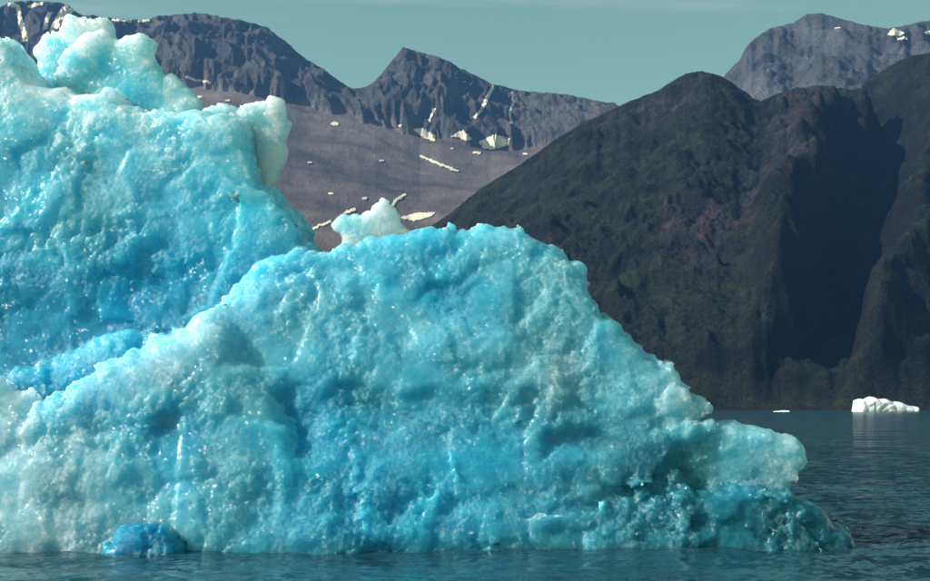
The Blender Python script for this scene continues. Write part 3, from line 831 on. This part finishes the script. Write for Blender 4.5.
# ridges in front of the wall
ice_part(tone='inner', name='ice_body', poly=[(-190, 620), (-190, 420), (-60, 380), (10, 372), (45, 362), (62, 355), (80, 346), (107, 333), (130, 330), (150, 330), (180, 332), (230, 350), (240, 420), (240, 620)],
    M=38.6, front=.4, back=1.5, R=.8, slope=(.15, 0), noise=(.12, .06), label='blue ridge between the pale front ridge and the wall')
ice_part(tone='ridge', name='ice_body', poly=[(-190, 620), (-190, 440), (-90, 405), (10, 404), (34, 404), (51, 399), (67, 393), (86, 374), (107, 363), (129, 354), (150, 346), (154, 338), (172, 334), (188, 326), (194, 319),
                       (204, 311), (213, 310), (223, 312), (234, 321), (242, 340), (262, 372), (300, 420), (330, 620)],
    M=37.3, front=.5, back=1.6, R=.5, slope=(.235, -.03), noise=(.13, .07),
         relief=relief_of([(ell(80, 470, 70, 30), .3, 10), (ell(180, 430, 28, 20), -.5, 9), (ell(160, 370, 34, 18), .25, 8), (ell(60, 520, 60, 25), .2, 10), (ell(215, 350, 22, 28), .2, 8)]),
         label='pale grey front ridge of the iceberg')
ice_part(tone='lump', name='ice_body', poly=[(-120, 600), (-120, 400), (-70, 378), (-20, 373), (0, 376), (5, 380), (9, 387), (20, 391), (29, 394), (35, 404), (45, 425), (30, 450), (20, 600)],
    M=36.9, front=.5, back=1.0, R=.6, slope=(.1, 0), label='whitish lump at the end of the front ridge')
# low ledge and wet foot
ice_part(tone='ledge', name='ice_body', poly=[(630, 520), (632, 440), (650, 428), (676, 425), (690, 421), (700, 423), (718, 421), (731, 419), (747, 426), (767, 426), (786, 437), (797, 440), (803, 449), (803, 462), (797, 470), (788, 479),
                   (784, 492), (770, 505), (700, 520)],
         M=37.7, front=.75, back=1.0, R=.28, label='pale overhanging ledge above the wet foot')
ice_part(tone='foot', name='ice_body', poly=[(560, 610), (590, 500), (640, 478), (700, 486), (760, 487), (784, 488), (797, 495), (810, 502), (824, 511), (832, 522), (842, 530), (849, 541), (856, 552), (862, 610)],
         M=37.1, front=.5, back=1.0, R=.35, slope=(.40, -.05), noise=(.10, .09), fac=(.04, .028, .013), label='dark teal wet foot of clear ice')
ice_part('boulder', [(92, 575), (102, 552), (112, 537), (122, 526), (136, 521), (152, 522), (170, 530), (182, 543), (190, 575)],
         35.3, .55, .5, .4, noise=(.05, .04), tone=.05, label='rounded deep blue boulder of ice at the waterline')

build_berg()

# ------------------------------------------------------------------ drifting ice
def white_ice():
    k = NT('snowy_white_ice')
    pos = k.n('ShaderNodeTexCoord').outputs['Object']
    c = k.ramp(k.noise(pos, .22, 5, .6), [(.30, (.45, .66, .64)), (.40, (.80, .84, .80)), (.7, (.88, .88, .84))])
    b = k.n('ShaderNodeBsdfPrincipled'); k.l(c, b.inputs['Base Color']); b.inputs['Roughness'].default_value = .7
    k.l(k.bump(k.noise(pos, .5, 5, .6), .6, .6), b.inputs['Normal'])
    k.l(b.outputs[0], k.out.inputs[0]); return k.m
M_WHITE = white_ice()

def drift_ice(name, poly, D, thick, vox, mat, amp, fsc, **props):
    P = np.array(poly, float)
    W = np.stack([(P[:, 0] - CX) / F_PX * D, CAMH + (HOR - P[:, 1]) / F_PX * D], -1)
    cx = W[:, 0].mean()
    W[:, 0] -= cx
    x0, z0 = W.min(0) - 3 * vox; x1, z1 = W.max(0) + 3 * vox
    gx, gz = np.arange(x0, x1, vox), np.arange(z0, z1, vox); gy = np.arange(-thick - 3 * vox, thick + 3 * vox, vox)
    XX, ZZ = np.meshgrid(gx, gz, indexing='ij')
    sd = poly_sd(XX, ZZ, W)
    d = np.clip(-sd / (thick * .3), 0, 1); th = thick * np.sqrt(1 - (1 - d) ** 2)
    Fd = np.maximum(sd[:, None, :], (np.abs(gy)[None, :, None] - th[:, None, :]) * .6).astype(np.float32)
    pts = np.stack(np.meshgrid(gx, gy, gz, indexing='ij'), -1).reshape(-1, 3)
    f1, f2, ti = facets(pts / fsc + 2)
    Fd += amp * (ti * 1.3 + (f1 * f1 - .3) + .8 * gnoise(pts / fsc / 2)).reshape(Fd.shape)
    g = vdb.FloatGrid(9 * vox); g.copyFromArray(np.clip(Fd, -9 * vox, 9 * vox))
    p, tr, q = g.convertToPolygons(0.0)
    co = np.asarray(p) * vox + np.array([gx[0], gy[0], gz[0]]); q = np.asarray(q).astype(np.int64)[:, ::-1]
    n = vnormals(co, q)
    if (n[:, 1] * co[:, 1]).sum() < 0: q = q[:, ::-1]
    o = link(name, mesh_np(name, co, q, True, mat), **props)
    o.location = (cx, D, 0)
    return o

drift_ice('iceberg', [(852, 416), (854, 408), (855, 400), (860, 398.5), (864, 399.5), (869, 396.5), (873, 397), (877, 399), (884, 398.5), (891, 401.5), (899, 402), (906, 405), (911, 406.5), (917, 407), (917, 411), (918, 416)],
          1180, 14, .5, M_WHITE, .4, 5.0, label='small bright white iceberg floating below the dark hill', category='iceberg')
drift_ice('ice_floe', [(771, 414), (774, 411.3), (781, 410.6), (789, 410.4), (790, 412), (791, 414)],
          1080, 4, .35, M_WHITE, .35, 3.0, label='low flat white ice floe by the far shore', category='ice floe')
def brown():
    k = NT('dirty_ice')
    pos = k.n('ShaderNodeTexCoord').outputs['Object']
    c = k.ramp(k.noise(pos, 14, 4, .6), [(.3, (.03, .026, .022)), (.7, (.13, .085, .06))])
    b = k.n('ShaderNodeBsdfPrincipled'); k.l(c, b.inputs['Base Color']); b.inputs['Roughness'].default_value = .35
    k.l(b.outputs[0], k.out.inputs[0]); return k.m
drift_ice('floating_fragment', [(856, 531), (857, 528.5), (860, 527.2), (861.5, 525.4), (863.5, 526), (865, 528), (867.5, 528.5), (868.5, 531)],
          42.6, .09, .012, brown(), .012, .1, label='small dark brown fragment afloat on the water beside the wet foot', category='fragment')

# ------------------------------------------------------------------ air
def haze():
    k = NT('thin_air')
    v = k.n('ShaderNodeVolumePrincipled')
    v.inputs['Color'].default_value = (.16, .42, 1.0, 1)
    v.inputs['Density'].default_value = 4.8e-5
    v.inputs['Anisotropy'].default_value = .2
    k.l(v.outputs[0], k.out.inputs['Volume'])
    x0, x1, y0, y1, z0, z1 = -9000, 9000, -600, 8000, -120, 1800
    co = [(x, y, z) for z in (z0, z1) for y in (y0, y1) for x in (x0, x1)]
    q = [(0, 2, 3, 1), (4, 5, 7, 6), (0, 1, 5, 4), (2, 6, 7, 3), (0, 4, 6, 2), (1, 3, 7, 5)]
    link('haze', mesh_np('haze', co, q, False, k.m), kind='stuff', label='thin bluish air over the fjord and mountains')
haze()
